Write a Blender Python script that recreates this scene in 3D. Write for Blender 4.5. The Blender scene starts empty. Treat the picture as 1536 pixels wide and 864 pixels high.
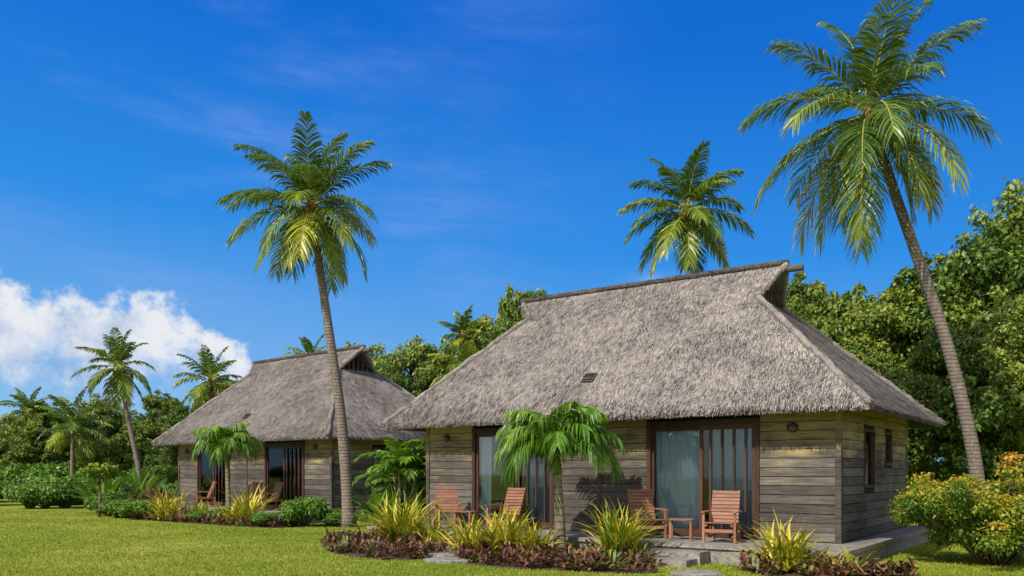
import bpy, math, random
import numpy as np
from mathutils import Vector, Matrix
rng = np.random.default_rng(7)
random.seed(7)
scene = bpy.context.scene
R = math.radians

# ------------------------------------------------------------------ node helpers
class NT:
    def __init__(s, tree): s.t = tree
    def n(s, typ, **kw):
        nd = s.t.nodes.new(typ)
        for k, v in kw.items(): setattr(nd, k, v)
        return nd
    def l(s, a, b): s.t.links.new(a, b)
    def put(s, sock, v):
        if isinstance(v, bpy.types.NodeSocket): s.l(v, sock)
        else: sock.default_value = v
    def m(s, op, a, b=0.0, c=0.0, clamp=False):
        nd = s.n('ShaderNodeMath', operation=op, use_clamp=clamp)
        s.put(nd.inputs[0], a); s.put(nd.inputs[1], b); s.put(nd.inputs[2], c)
        return nd.outputs[0]
    def smooth(s, x, lo, hi):
        nd = s.n('ShaderNodeMapRange', interpolation_type='SMOOTHSTEP')
        s.put(nd.inputs[0], x); nd.inputs[1].default_value = lo; nd.inputs[2].default_value = hi
        return nd.outputs[0]
    def ramp(s, fac, stops, interp='LINEAR'):
        nd = s.n('ShaderNodeValToRGB'); cr = nd.color_ramp; cr.interpolation = interp
        while len(cr.elements) < len(stops): cr.elements.new(0.5)
        for e, (p, c) in zip(cr.elements, stops):
            e.position = p; e.color = (c[0], c[1], c[2], 1) if not isinstance(c, (int, float)) else (c, c, c, 1)
        s.put(nd.inputs[0], fac); return nd.outputs[0]
    def mix(s, f, a, b, blend='MIX'):
        nd = s.n('ShaderNodeMix', data_type='RGBA', blend_type=blend)
        s.put(nd.inputs[0], f)
        for i, v in ((6, a), (7, b)):
            if isinstance(v, tuple) and len(v) == 3: v = (*v, 1)
            s.put(nd.inputs[i], v)
        return nd.outputs[2]
    def noise(s, vec, scale, detail=4, rough=0.55, dist=0.0):
        nd = s.n('ShaderNodeTexNoise'); nd.inputs['Scale'].default_value = scale
        nd.inputs['Detail'].default_value = detail; nd.inputs['Roughness'].default_value = rough
        nd.inputs['Distortion'].default_value = dist
        s.l(vec, nd.inputs['Vector']); return nd.outputs['Fac']
    def mapping(s, vec, scale=(1, 1, 1), rot=(0, 0, 0), loc=(0, 0, 0)):
        nd = s.n('ShaderNodeMapping'); nd.inputs['Scale'].default_value = scale
        nd.inputs['Rotation'].default_value = rot; nd.inputs['Location'].default_value = loc
        s.l(vec, nd.inputs['Vector']); return nd.outputs[0]

def newmat(name, rough=0.7, spec=0.3):
    m = bpy.data.materials.new(name); m.use_nodes = True
    t = NT(m.node_tree); b = m.node_tree.nodes['Principled BSDF']
    b.inputs['Roughness'].default_value = rough
    b.inputs['Specular IOR Level'].default_value = spec
    return m, t, b
def objco(t): return t.n('ShaderNodeTexCoord').outputs['Object']
def tint(t):
    nd = t.n('ShaderNodeAttribute', attribute_name='tint'); return nd.outputs['Fac']
def bump(t, b, h, strength=0.3, dist=0.02):
    nd = t.n('ShaderNodeBump'); nd.inputs['Strength'].default_value = strength
    nd.inputs['Distance'].default_value = dist; t.l(h, nd.inputs['Height']); t.l(nd.outputs[0], b.inputs['Normal'])

def leafmat(name, stops, transl=0.3, rough=0.45, spec=0.35):
    m, t, b = newmat(name, rough, spec)
    col = t.ramp(tint(t), stops)
    t.l(col, b.inputs['Base Color'])
    tr = t.n('ShaderNodeBsdfTranslucent'); t.l(t.mix(0.45, col, (0.30, 0.38, 0.03)), tr.inputs[0])
    mx = t.n('ShaderNodeMixShader'); mx.inputs[0].default_value = transl
    out = m.node_tree.nodes['Material Output']
    t.l(b.outputs[0], mx.inputs[1]); t.l(tr.outputs[0], mx.inputs[2]); t.l(mx.outputs[0], out.inputs[0])
    return m

M = {}
M['tree'] = leafmat('broadleaf_foliage', [(0.0, (0.022, 0.052, 0.01)), (0.4, (0.08, 0.145, 0.018)), (0.75, (0.185, 0.255, 0.03)), (1, (0.34, 0.37, 0.055))], 0.22)
M['palm'] = leafmat('palm_leaflets', [(0.0, (0.03, 0.085, 0.012)), (0.4, (0.095, 0.175, 0.018)), (0.75, (0.27, 0.34, 0.024)), (1, (0.54, 0.47, 0.04))], 0.26, 0.36, 0.5)
M['ypalm'] = leafmat('young_palm_leaflets', [(0.0, (0.035, 0.11, 0.01)), (0.5, (0.11, 0.25, 0.016)), (1, (0.24, 0.38, 0.035))], 0.30, 0.4, 0.45)
M['strap'] = leafmat('strap_leaves', [(0.0, (0.06, 0.15, 0.01)), (0.35, (0.22, 0.30, 0.02)), (0.6, (0.55, 0.46, 0.03)), (1, (0.80, 0.63, 0.07))], 0.25, 0.4, 0.4)
M['red'] = leafmat('groundcover_leaves', [(0.0, (0.04, 0.018, 0.012)), (0.45, (0.14, 0.055, 0.036)), (0.75, (0.28, 0.13, 0.075)), (0.88, (0.22, 0.20, 0.05)), (1, (0.12, 0.19, 0.035))], 0.15, 0.5, 0.3)
M['shrub'] = leafmat('shrub_leaves', [(0.0, (0.03, 0.09, 0.012)), (0.5, (0.10, 0.22, 0.02)), (1, (0.24, 0.38, 0.04))], 0.28)
M['hedge'] = leafmat('yellow_shrub_leaves', [(0.0, (0.03, 0.09, 0.01)), (0.4, (0.12, 0.21, 0.014)), (0.7, (0.30, 0.34, 0.02)), (0.88, (0.48, 0.38, 0.03)), (1, (0.58, 0.27, 0.03))], 0.28)
M['grass'] = leafmat('grass_blades', [(0.0, (0.11, 0.165, 0.015)), (0.5, (0.25, 0.305, 0.026)), (1, (0.48, 0.45, 0.09))], 0.2, 0.7, 0.1)

def barkmat(name, c1, c2, ring=0.0):
    m, t, b = newmat(name, 0.9, 0.15); co = objco(t)
    n = t.noise(t.mapping(co, (6, 6, 2.5)), 3, 5, 0.65)
    f = n
    if ring:
        sx = t.n('ShaderNodeSeparateXYZ'); t.l(co, sx.inputs[0])
        z = t.m('ADD', sx.outputs[2], t.m('MULTIPLY', t.noise(co, 4, 2), 0.08))
        rg = t.m('FRACT', t.m('MULTIPLY', z, ring))
        rg = t.smooth(rg, 0.0, 0.35)
        f = t.m('MULTIPLY', n, t.m('ADD', 0.62, t.m('MULTIPLY', rg, 0.42)))
        bump(t, b, rg, 0.5, 0.02)
    else: bump(t, b, n, 0.6, 0.03)
    t.l(t.ramp(f, [(0.2, c1), (0.65, c2)]), b.inputs['Base Color']); return m
M['bark'] = barkmat('tree_bark', (0.05, 0.04, 0.03), (0.2, 0.17, 0.13))
M['ptrunk'] = barkmat('palm_trunk', (0.075, 0.058, 0.048), (0.28, 0.225, 0.18), 10.0)
M['ytrunk'] = barkmat('young_palm_trunk', (0.10, 0.09, 0.05), (0.28, 0.25, 0.16), 7.0)

m, t, b = newmat('palm_rachis', 0.5); b.inputs['Base Color'].default_value = (0.36, 0.34, 0.06, 1); M['rachis'] = m
m, t, b = newmat('palm_fibre', 0.9); t.l(t.ramp(t.noise(objco(t), 8), [(0.3, (0.12, 0.06, 0.025)), (0.7, (0.48, 0.26, 0.09))]), b.inputs['Base Color']); M['fibre'] = m
m, t, b = newmat('dead_frond', 0.9, .1); b.inputs['Base Color'].default_value = (0.24, 0.15, 0.07, 1); M['dead'] = m

def thatch(name, dark, light, strand=False):
    m, t, b = newmat(name, 0.95, 0.05); co = objco(t)
    n1 = t.noise(co, 0.75, 4, 0.7)
    n2 = t.noise(co, 4.5, 3, 0.7)
    f = t.m('ADD', t.m('MULTIPLY', n1, 0.55), t.m('MULTIPLY', n2, 0.58))
    f = t.m('ADD', f, t.m('MULTIPLY', t.m('SUBTRACT', tint(t), 0.5), 0.52))
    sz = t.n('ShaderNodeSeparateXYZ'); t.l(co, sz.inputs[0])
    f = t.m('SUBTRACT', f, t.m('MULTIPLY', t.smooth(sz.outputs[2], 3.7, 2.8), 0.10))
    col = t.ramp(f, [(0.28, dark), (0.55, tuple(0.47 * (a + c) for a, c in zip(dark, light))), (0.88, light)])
    t.l(col, b.inputs['Base Color'])
    if not strand: bump(t, b, n2, 0.5, 0.03)
    return m
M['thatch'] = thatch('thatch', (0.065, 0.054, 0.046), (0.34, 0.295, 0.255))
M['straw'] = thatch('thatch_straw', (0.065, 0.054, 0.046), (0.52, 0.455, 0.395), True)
M['thatchroll'] = thatch('thatch_roll', (0.12, 0.10, 0.085), (0.44, 0.385, 0.335))
M['ridge'] = thatch('ridge_binding', (0.04, 0.034, 0.030), (0.17, 0.145, 0.13))

# weathered boards
m, t, b = newmat('weathered_boards', 0.85, 0.15); co = objco(t)
sx = t.n('ShaderNodeSeparateXYZ'); t.l(co, sx.inputs[0])
isl = tint(t)
cx = t.n('ShaderNodeCombineXYZ'); t.l(t.m('ADD', sx.outputs[0], sx.outputs[1]), cx.inputs[0]); t.l(sx.outputs[2], cx.inputs[2])
t.l(t.m('MULTIPLY', isl, 37.0), cx.inputs[1])
g1 = t.noise(t.mapping(cx.outputs[0], (1.0, 1, 22)), 2.2, 7, 0.78)
g2 = t.noise(t.mapping(cx.outputs[0], (0.8, 1, 5)), 1.3, 4, 0.6)
cy = t.n('ShaderNodeCombineXYZ'); t.l(t.m('ADD', sx.outputs[0], sx.outputs[1]), cy.inputs[0]); t.l(sx.outputs[2], cy.inputs[2])
g3 = t.noise(cy.outputs[0], .8, 4, 0.6)
gf = t.m('ADD', t.m('MULTIPLY', g1, 0.85), t.m('ADD', t.m('MULTIPLY', t.m('SUBTRACT', isl, 0.7), 0.20), t.m('MULTIPLY', g3, .3)))
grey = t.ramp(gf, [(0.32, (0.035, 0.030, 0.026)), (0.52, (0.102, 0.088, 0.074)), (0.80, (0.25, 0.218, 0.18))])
tan = t.ramp(t.m('ADD', t.m('MULTIPLY', g1, .8), t.m('MULTIPLY', isl, .22)), [(0.25, (0.16, 0.115, 0.05)), (0.5, (0.42, 0.315, 0.135)), (0.75, (0.62, 0.49, 0.24))])  # less weathered tan for the upper boards, colour also brightened to offset eave shadow
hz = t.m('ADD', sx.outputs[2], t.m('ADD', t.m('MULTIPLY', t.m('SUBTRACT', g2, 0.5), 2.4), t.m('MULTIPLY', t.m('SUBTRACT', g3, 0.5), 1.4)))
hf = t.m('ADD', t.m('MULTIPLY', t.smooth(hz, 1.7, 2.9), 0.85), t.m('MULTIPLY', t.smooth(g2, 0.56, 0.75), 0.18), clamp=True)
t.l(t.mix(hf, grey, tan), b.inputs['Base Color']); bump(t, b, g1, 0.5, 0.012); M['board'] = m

def wood(name, c1, c2, rough=0.5, sc=(3, 30, 30), spec=0.3):
    m, t, b = newmat(name, rough, spec); co = objco(t)
    g = t.noise(t.mapping(co, sc), 1.5, 5, 0.65)
    f = t.m('ADD', t.m('MULTIPLY', g, 0.8), t.m('MULTIPLY', tint(t), 0.3))
    t.l(t.ramp(f, [(0.3, c1), (0.75, c2)]), b.inputs['Base Color']); bump(t, b, g, 0.2, 0.005); return m
M['frame'] = wood('door_frame_wood', (0.032, 0.015, 0.010), (0.10, 0.045, 0.027), 0.5, (20, 20, 3))
M['chair'] = wood('teak_slats', (0.15, 0.062, 0.034), (0.39, 0.18, 0.10), 0.6)
M['beam'] = wood('weathered_beam', (0.06, 0.05, 0.04), (0.18, 0.15, 0.12), 0.8)
M['dark'], t, b = newmat('dark_interior', 0.9); b.inputs['Base Color'].default_value = (0.02, 0.018, 0.015, 1)
M['floor'], t, b = newmat('interior_wall', 0.8); b.inputs['Base Color'].default_value = (0.12, 0.09, 0.06, 1)
def fabric(name, col):
    m, t, b = newmat(name, 0.9, 0.1); b.inputs['Base Color'].default_value = (*col, 1); return m
M['curtain'] = fabric('curtain_fabric', (0.56, 0.63, 0.65)); M['curtainb'] = fabric('curtain_fabric_blue', (0.29, 0.38, 0.44))
m, t, b = newmat('window_glass')
tp = t.n('ShaderNodeBsdfTransparent'); tp.inputs[0].default_value = (0.90, 0.95, 0.965, 1)
gl = t.n('ShaderNodeBsdfGlossy'); gl.inputs['Roughness'].default_value = 0.03
fr = t.n('ShaderNodeFresnel'); fr.inputs[0].default_value = 1.5
mx = t.n('ShaderNodeMixShader'); t.l(t.m('MULTIPLY', fr.outputs[0], 1.1), mx.inputs[0])
t.l(tp.outputs[0], mx.inputs[1]); t.l(gl.outputs[0], mx.inputs[2]); t.l(mx.outputs[0], m.node_tree.nodes['Material Output'].inputs[0]); M['glass'] = m

m, t, b = newmat('deck_stone', 0.9, 0.2); co = objco(t)
n = t.noise(co, 5, 6, 0.7); v = t.n('ShaderNodeTexVoronoi'); v.inputs['Scale'].default_value = 14; t.l(co, v.inputs['Vector'])
t.l(t.ramp(t.m('ADD', t.m('MULTIPLY', n, 0.7), t.m('MULTIPLY', v.outputs['Distance'], 0.35)), [(0.25, (0.11, 0.095, 0.08)), (0.75, (0.36, 0.32, 0.275))]), b.inputs['Base Color'])
bump(t, b, v.outputs['Distance'], 0.6, 0.02); M['stone'] = m
M['deck'] = wood('deck_boards', (0.15, 0.135, 0.12), (0.34, 0.31, 0.275), 0.8, (30, 3, 30))
M['metal'], t, b = newmat('lamp_metal', 0.5, 0.5); b.inputs['Base Color'].default_value = (0.03, 0.022, 0.018, 1)
M['lampglass'], t, b = newmat('lamp_shade', 0.4, 0.5); b.inputs['Base Color'].default_value = (0.12, 0.09, 0.06, 1)

# lawn
m, t, b = newmat('lawn', 0.95, 0.1); co = objco(t)
a1 = t.noise(co, 0.20, 5, 0.65); a2 = t.noise(co, 1.8, 5, 0.7); a3 = t.noise(t.mapping(co, (1, 0.5, 1)), 22, 4, 0.8)
f = t.m('ADD', t.m('MULTIPLY', a1, 0.70), t.m('ADD', t.m('MULTIPLY', a2, 0.32), t.m('MULTIPLY', a3, 0.26)))
c = t.ramp(f, [(0.46, (0.085, 0.145, 0.013)), (0.60, (0.185, 0.245, 0.02)), (0.71, (0.33, 0.33, 0.04)), (0.82, (0.46, 0.37, 0.12))])
t.l(c, b.inputs['Base Color']); bump(t, b, a3, 0.8, 0.04); M['lawn'] = m
m, t, b = newmat('mulch', 1.0, 0.05); co = objco(t)
t.l(t.ramp(t.noise(co, 14, 6, 0.8), [(0.3, (0.04, 0.026, 0.017)), (0.7, (0.18, 0.12, 0.07))]), b.inputs['Base Color']); bump(t, b, t.noise(co, 20, 4), 1, 0.05); M['mulch'] = m
m, t, b = newmat('sand_path', 1.0, 0.05); t.l(t.ramp(t.noise(objco(t), 3, 6, 0.7), [(0.3, (0.16, 0.13, 0.07)), (0.7, (0.42, 0.34, 0.2))]), b.inputs['Base Color']); M['sand'] = m

# ------------------------------------------------------------------ mesh builder
class Q:
    def __init__(s): s.V = []; s.F = []; s.m = []; s.t = []; s.s = []; s.n = 0; s.mats = []
    def mi(s, key):
        if key not in s.mats: s.mats.append(key)
        return s.mats.index(key)
    def add(s, V, F, mat, tint=0.5, smooth=False):
        V = np.asarray(V, float).reshape(-1, 3); F = np.asarray(F, int).reshape(-1, 4)
        s.V.append(V); s.F.append(F + s.n); s.n += len(V)
        s.m.append(np.full(len(F), s.mi(mat))); s.s.append(np.full(len(F), smooth))
        tt = np.asarray(tint, float)
        s.t.append(np.full(len(F), float(tt)) if tt.ndim == 0 else tt)
    def strips(s, P, W, mat, tint, smooth=False):
        N, K, _ = P.shape
        V = np.stack([P - W, P + W], axis=2).reshape(-1, 3)
        base = (np.arange(N) * K * 2)[:, None] + (np.arange(K - 1) * 2)[None, :]
        F = np.stack([base, base + 1, base + 3, base + 2], axis=-1).reshape(-1, 4)
        tt = np.asarray(tint, float)
        if tt.ndim: tt = np.repeat(tt, K - 1)
        s.add(V, F, mat, tt, smooth)
    def box(s, a, c, mat, rot=None, org=(0, 0, 0), tint=None):
        if tint is None: tint = random.random()
        x0, y0, z0 = a; x1, y1, z1 = c
        V = np.array([[x0, y0, z0], [x1, y0, z0], [x1, y1, z0], [x0, y1, z0], [x0, y0, z1], [x1, y0, z1], [x1, y1, z1], [x0, y1, z1]], float)
        if rot is not None: V = V @ np.array(rot).T
        V = V + np.array(org)
        s.add(V, [[0, 3, 2, 1], [4, 5, 6, 7], [0, 1, 5, 4], [1, 2, 6, 5], [2, 3, 7, 6], [3, 0, 4, 7]], mat, tint)
    def tube(s, pts, rad, mat, n=8, tint=0.5, cap=True):
        pts = np.asarray(pts, float); K = len(pts); rad = np.asarray(rad, float) * np.ones(K)
        T = np.gradient(pts, axis=0); T /= np.linalg.norm(T, axis=1)[:, None] + 1e-9
        up = np.array([0, 0, 1.0]) if abs(T[0, 2]) < 0.9 else np.array([1.0, 0, 0])
        A = np.cross(T, up); A /= np.linalg.norm(A, axis=1)[:, None] + 1e-9; B = np.cross(T, A)
        th = np.linspace(0, 2 * np.pi, n, endpoint=False)
        V = pts[:, None] + rad[:, None, None] * (np.cos(th)[None, :, None] * A[:, None] + np.sin(th)[None, :, None] * B[:, None])
        F = []
        for k in range(K - 1):
            for i in range(n):
                j = (i + 1) % n; F.append([k * n + i, k * n + j, (k + 1) * n + j, (k + 1) * n + i])
        V = V.reshape(-1, 3)
        if cap:
            V = np.vstack([V, pts[0], pts[-1]]); c0 = K * n
            for i in range(0, n - 1, 2):
                F.append([c0, (i + 2) % n, (i + 1) % n, i]); F.append([c0 + 1, (K - 1) * n + i, (K - 1) * n + i + 1, (K - 1) * n + (i + 2) % n])
        s.add(V, F, mat, tint, True)
    def ball(s, c, r, mat, n=8, tint=0.5):
        r = np.ones(3) * np.array(r); ph = np.linspace(-np.pi / 2, np.pi / 2, n // 2 + 2); th = np.linspace(0, 2 * np.pi, n, endpoint=False)
        V = np.array([[math.cos(p) * math.cos(q), math.cos(p) * math.sin(q), math.sin(p)] for p in ph for q in th]) * r + np.array(c)
        F = [[k * n + i, k * n + (i + 1) % n, (k + 1) * n + (i + 1) % n, (k + 1) * n + i] for k in range(len(ph) - 1) for i in range(n)]
        s.add(V, F, mat, tint, True)
    def mesh(s, name):
        V = np.vstack(s.V); F = np.vstack(s.F); me = bpy.data.meshes.new(name)
        me.vertices.add(len(V)); me.vertices.foreach_set('co', V.ravel())
        me.loops.add(F.size); me.loops.foreach_set('vertex_index', F.ravel().astype(np.int32))
        me.polygons.add(len(F)); me.polygons.foreach_set('loop_start', (np.arange(len(F)) * 4).astype(np.int32))
        me.polygons.foreach_set('loop_total', np.full(len(F), 4, np.int32))
        me.polygons.foreach_set('material_index', np.concatenate(s.m).astype(np.int32))
        me.polygons.foreach_set('use_smooth', np.concatenate(s.s))
        at = me.attributes.new('tint', 'FLOAT', 'FACE'); at.data.foreach_set('value', np.clip(np.concatenate(s.t), 0, 1).astype(np.float32))
        for k in s.mats: me.materials.append(M[k])
        me.update(); me.validate(); return me
    def obj(s, name, loc=(0, 0, 0), parent=None, rotz=0.0, scale=1.0):
        return place(name, s.mesh(name), loc, parent, rotz, scale)
def place(name, me, loc=(0, 0, 0), parent=None, rotz=0.0, scale=1.0):
    o = bpy.data.objects.new(name, me); scene.collection.objects.link(o)
    o.location = loc; o.rotation_euler = (0, 0, rotz); o.scale = (scale,) * 3 if not hasattr(scale, '__len__') else scale
    if parent: o.parent = parent
    return o
def empty(name, loc, rotz=0.0):
    o = bpy.data.objects.new(name, None); scene.collection.objects.link(o); o.location = loc; o.rotation_euler = (0, 0, rotz); return o
def unit(a): return a / (np.linalg.norm(a, axis=-1, keepdims=True) + 1e-9)

# ------------------------------------------------------------------ foliage
def leaves(q, C, rad, n, size, mat, tint0, shell=0.55, up=0.25, spread=0.25):
    d = unit(rng.normal(size=(n, 3))); r = shell + (1 - shell) * rng.random(n) ** 0.7
    r = r * (1 + .12 * rng.normal(size=n))
    P = np.array(C) + d * r[:, None] * np.array(rad)
    N = unit(d + rng.normal(size=(n, 3)) * 0.8 + np.array([0, 0, up]))
    A = unit(np.cross(N, rng.normal(size=(n, 3)))); B = np.cross(N, A)
    L = size * (0.55 + 0.9 * rng.random(n))[:, None]; W = L * 0.30
    droop = np.array([0, 0, -0.25]) * L
    V = np.stack([P, P + A * L * 0.5 + B * W + droop * .3, P + A * L + droop, P + A * L * 0.5 - B * W + droop * .3], 1).reshape(-1, 3)
    F = np.arange(n * 4).reshape(-1, 4)
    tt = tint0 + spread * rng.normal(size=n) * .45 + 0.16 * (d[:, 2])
    q.add(V, F, mat, tt)

def tree_mesh(name, H, Rr, nblob, per, size, seed):
    global rng
    rng = np.random.default_rng(seed); q = Q()
    trunk = [(0, 0, -0.2), (0.1, 0.05, H * 0.2), (0.0, 0.15, H * 0.42), (0.1, 0, H * 0.7)]
    q.tube(trunk, [H * .035, H * .027, H * .02, H * .008], 'bark', 9)
    for i in range(nblob):
        th = i * 2.39996 + rng.random() * .6; hz = (i + .5) / nblob
        zz = H * (0.26 + 0.66 * hz); prof = math.sin(math.pi * min(1, (0.25 + 0.75 * hz)) ** 1.15) ** 0.6 if hz < .98 else .2
        rr = Rr * max(prof, .15) * (0.45 + 0.55 * rng.random())
        c = np.array([rr * math.cos(th), rr * math.sin(th), zz + rng.normal() * H * .04])
        br = Rr * (0.12 + 0.17 * rng.random())
        k = 0.48 + .5 * (rng.random() - .5)
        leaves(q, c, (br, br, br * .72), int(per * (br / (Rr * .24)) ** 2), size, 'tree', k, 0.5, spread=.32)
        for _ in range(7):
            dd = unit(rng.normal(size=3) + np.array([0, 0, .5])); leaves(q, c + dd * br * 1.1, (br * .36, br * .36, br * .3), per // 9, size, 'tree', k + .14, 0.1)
        if i % 2 == 0:
            s0 = np.array([0.05, 0.1, H * (0.25 + 0.4 * hz)]); q.tube([s0, (s0 + c) / 2 + [0, 0, -.1], c], [H * .012, H * .008, H * .003], 'bark', 6)
    return q.mesh(name)
TREES = [tree_mesh('tree_a', 10, 4.2, 50, 900, 0.18, 1), tree_mesh('tree_b', 10, 3.6, 44, 900, 0.17, 2), tree_mesh('tree_c', 8, 4.2, 46, 900, 0.18, 3)]
TH = [10, 10, 8]
def tree(x, y, h, k, w=1.0, rot=None):
    s = h / (TH[k] * 1.0)
    place('broadleaf_tree', TREES[k], (x, y, 0), None, rot if rot is not None else random.random() * 6.28, (s * w, s * w, s))

def bush_mesh(name, nblob, per, size, mat, seed, flat=0.8, t0=0.45, stems=True):
    global rng
    rng = np.random.default_rng(seed); q = Q()
    for i in range(nblob):
        th = i * 2.4; rr = .66 * math.sqrt((i + .5) / nblob); c = np.array([rr * math.cos(th), rr * math.sin(th), .26 + .42 * (1 - rr) + .2 * rng.random()]) 
        br = .20 + .14 * rng.random(); leaves(q, c, (br, br, br * flat), per, size, mat, t0 + .35 * (rng.random() - .5), .3, .4, .35)
        if stems: q.tube([(c[0] * .15, c[1] * .15, 0), c * [.6, .6, .6], c], [.025, .015, .006], 'bark', 5)
    return q.mesh(name)
BUSH = bush_mesh('bush', 18, 380, .10, 'shrub', 11)
BUSHD = bush_mesh('bush_dense', 20, 700, .085, 'tree', 12, t0=.5)

def frond(q, O, az, el0, L, droop, LL, n, mat, t0, w=0.05, hang=0.5, fold=.22, tipbright=.12, rach='rachis'):
    K = 12; s = np.linspace(0, 1, K); el = el0 - droop * s ** 1.4
    azs = az + 0.3 * (rng.random() - .5) * s
    d = np.stack([np.cos(el) * np.cos(azs), np.cos(el) * np.sin(azs), np.sin(el)], 1)
    P = np.array(O) + np.vstack([[0, 0, 0], np.cumsum(d[:-1] * L / (K - 1), 0)])
    q.tube(P, np.linspace(.034, .006, K) * (L / 2.6), rach, 4, cap=False)
    ss = np.linspace(.13, .995, n); ss = ss + rng.normal(size=n) * .004
    B = np.stack([np.interp(ss, s, P[:, i]) for i in range(3)], 1); T = unit(np.stack([np.interp(ss, s, d[:, i]) for i in range(3)], 1))
    side = np.array([-math.sin(az), math.cos(az), 0.0]); upv = unit(np.cross(side, T) * -1.0)
    upv = np.where((upv[:, 2] < 0)[:, None], -upv, upv)
    prof = np.interp(ss, [0.12, .25, .5, .8, 1], [.55, .95, 1.0, .74, .42]) * LL
    fwd = np.interp(ss, [0.1, .6, 1], [.55, .95, 2.0])
    for sg in (-1, 1):
        D = unit(side * sg + T * fwd[:, None] + upv * fold + rng.normal(size=(n, 3)) * .10)
        ln = (prof * (0.88 + .24 * rng.random(n)))[:, None]; G = np.array([0, 0, -1.0])
        hg = hang * (0.75 + .5 * rng.random(n))[:, None]
        P1 = B + D * ln * .35 + G * ln * .03 * hg; P2 = B + D * ln * .68 + G * ln * .24 * hg; P3 = B + D * ln * .90 + G * ln * .66 * hg
        PP = np.stack([B, P1, P2, P3], 1)
        Wd = unit(T + rng.normal(size=(n, 3)) * .3) * w * .5
        WW = np.stack([Wd * .6, Wd, Wd * .8, Wd * .12], 1)
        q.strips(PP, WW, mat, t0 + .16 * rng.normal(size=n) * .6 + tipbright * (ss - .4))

def coco_palm(name, base, path, r0, r1, L, nf=26, seed=1, LL=None, n=50, w=.06, nuts=True, up=1.42, dn=-.75, hang=.6, t0=.4):
    global rng
    rng = np.random.default_rng(seed); q = Q(); path = np.array(path, float)
    z = np.linspace(path[0, 2], path[-1, 2], 26)
    pts = np.stack([np.interp(z, path[:, 2], path[:, 0]), np.interp(z, path[:, 2], path[:, 1]), z], 1)
    for _ in range(4): pts[1:-1, :2] = (pts[:-2, :2] + pts[2:, :2] + 2 * pts[1:-1, :2]) / 4
    u = np.linspace(0, 1, 26); rad = r1 + (r0 - r1) * (1 - u) ** 1.2 + r0 * .35 * np.exp(-u * 22)
    q.tube(pts, rad, 'ptrunk', 12); top = pts[-1]
    q.ball(top + [0, 0, .10], (r1 * 1.6, r1 * 1.6, .34), 'fibre', 10)
    LL = LL or L * .30
    for i in range(nf):
        f = i / (nf - 1); el = up + (dn - up) * f ** .9 + rng.normal() * .10; az = i * 2.39996 + rng.normal() * .2
        dr = (.45 + .55 * math.sin(math.pi * min(1, f * .9 + .1))) * (.85 + .4 * rng.random())
        yel = t0 + .34 * (f - .35) + .14 * rng.normal()
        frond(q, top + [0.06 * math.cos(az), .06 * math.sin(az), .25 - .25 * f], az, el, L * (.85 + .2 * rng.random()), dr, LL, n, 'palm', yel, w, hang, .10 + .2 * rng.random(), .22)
    if nuts:
        for i in range(3):
            frond(q, top, rng.random() * 6.28, -1.15, L * .38, .3, LL * .5, 18, 'dead', .5, w * .8, .8, .0, 0, 'dead')
        for i in range(9):
            a = rng.random() * 6.28; q.ball(top + [.22 * math.cos(a), .22 * math.sin(a), -.02 - .2 * rng.random()], (.1, .1, .12), 'fibre', 7)
        for i in range(14):
            a = rng.random() * 6.28; q.tube([top, top + np.array([.35 * math.cos(a), .35 * math.sin(a), .05]), top + np.array([.6 * math.cos(a), .6 * math.sin(a), -.35])], [.025, .018, .008], 'fibre', 4)
    return q.obj(name, base)

coco_palm('coconut_palm', (-5.05, 25.8, 0), [(0, 0, -.1), (-.08, 0, 1.5), (-.27, 0, 3.6), (-.62, 0, 6.0), (-.93, 0, 8.1), (-1.2, 0, 9.85)], .20, .11, 2.6, 30, 5, n=58, w=.055, dn=-1.0, t0=.42)
coco_palm('coconut_palm', (12.45, 22.0, 0), [(0, 0, -.1), (-.12, 0, 1.8), (-.52, 0, 3.6), (-1.0, 0, 5.4), (-1.6, 0, 7.1), (-2.25, 0, 8.9), (-2.98, 0, 11.1)], .19, .12, 3.4, 28, 8, n=66, w=.052, up=1.45, dn=-1.1, t0=.42)
coco_palm('coconut_palm', (7.1, 30.5, 0), [(0, 0, -.1), (-.1, 0, 5), (-.35, 0, 8.5), (-.68, 0, 11.2)], .2, .12, 2.5, 26, 13, n=50, w=.065, dn=-.95, t0=.40)
coco_palm('coconut_palm', (-21.2, 47.5, 0), [(0, 0, -.1), (-.15, 0, 2), (-.7, 0, 4.5), (-1.35, 0, 7.6)], .17, .10, 2.3, 24, 17, n=32, w=.09, nuts=False, dn=-1.0)
coco_palm('coconut_palm', (-19.0, 52, 0), [(0, 0, -.1), (.1, 0, 4), (.15, 0, 7.3)], .2, .12, 2.4, 22, 19, n=32, w=.09, nuts=False, t0=.5)
coco_palm('coconut_palm', (-27.0, 51, 0), [(0, 0, -.1), (.0, 0, 2), (.05, 0, 4.4)], .15, .10, 2.4, 20, 23, n=30, w=.09, nuts=False, t0=.4)
coco_palm('coconut_palm', (-35.0, 60, 0), [(0, 0, -.1), (.0, 0, 3), (.05, 0, 6.0)], .2, .12, 2.0, 20, 29, n=28, w=.10, nuts=False, t0=.45)
coco_palm('coconut_palm', (-13.8, 57, 0), [(0, 0, -.1), (0, 0, 5), (.05, 0, 9.3)], .2, .12, 1.9, 18, 31, n=28, w=.10, nuts=False, t0=.6)
coco_palm('coconut_palm', (-2.3, 38, 0), [(0, 0, -.1), (0, 0, 5), (.05, 0, 7.8)], .16, .10, 1.45, 20, 37, n=28, w=.08, nuts=False, t0=.5)
coco_palm('coconut_palm', (-2.0, 36, 0), [(0, 0, -.1), (0, 0, 3), (.05, 0, 5.9)], .2, .12, 1.9, 16, 38, n=30, w=.08, nuts=False, t0=.6)

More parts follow.
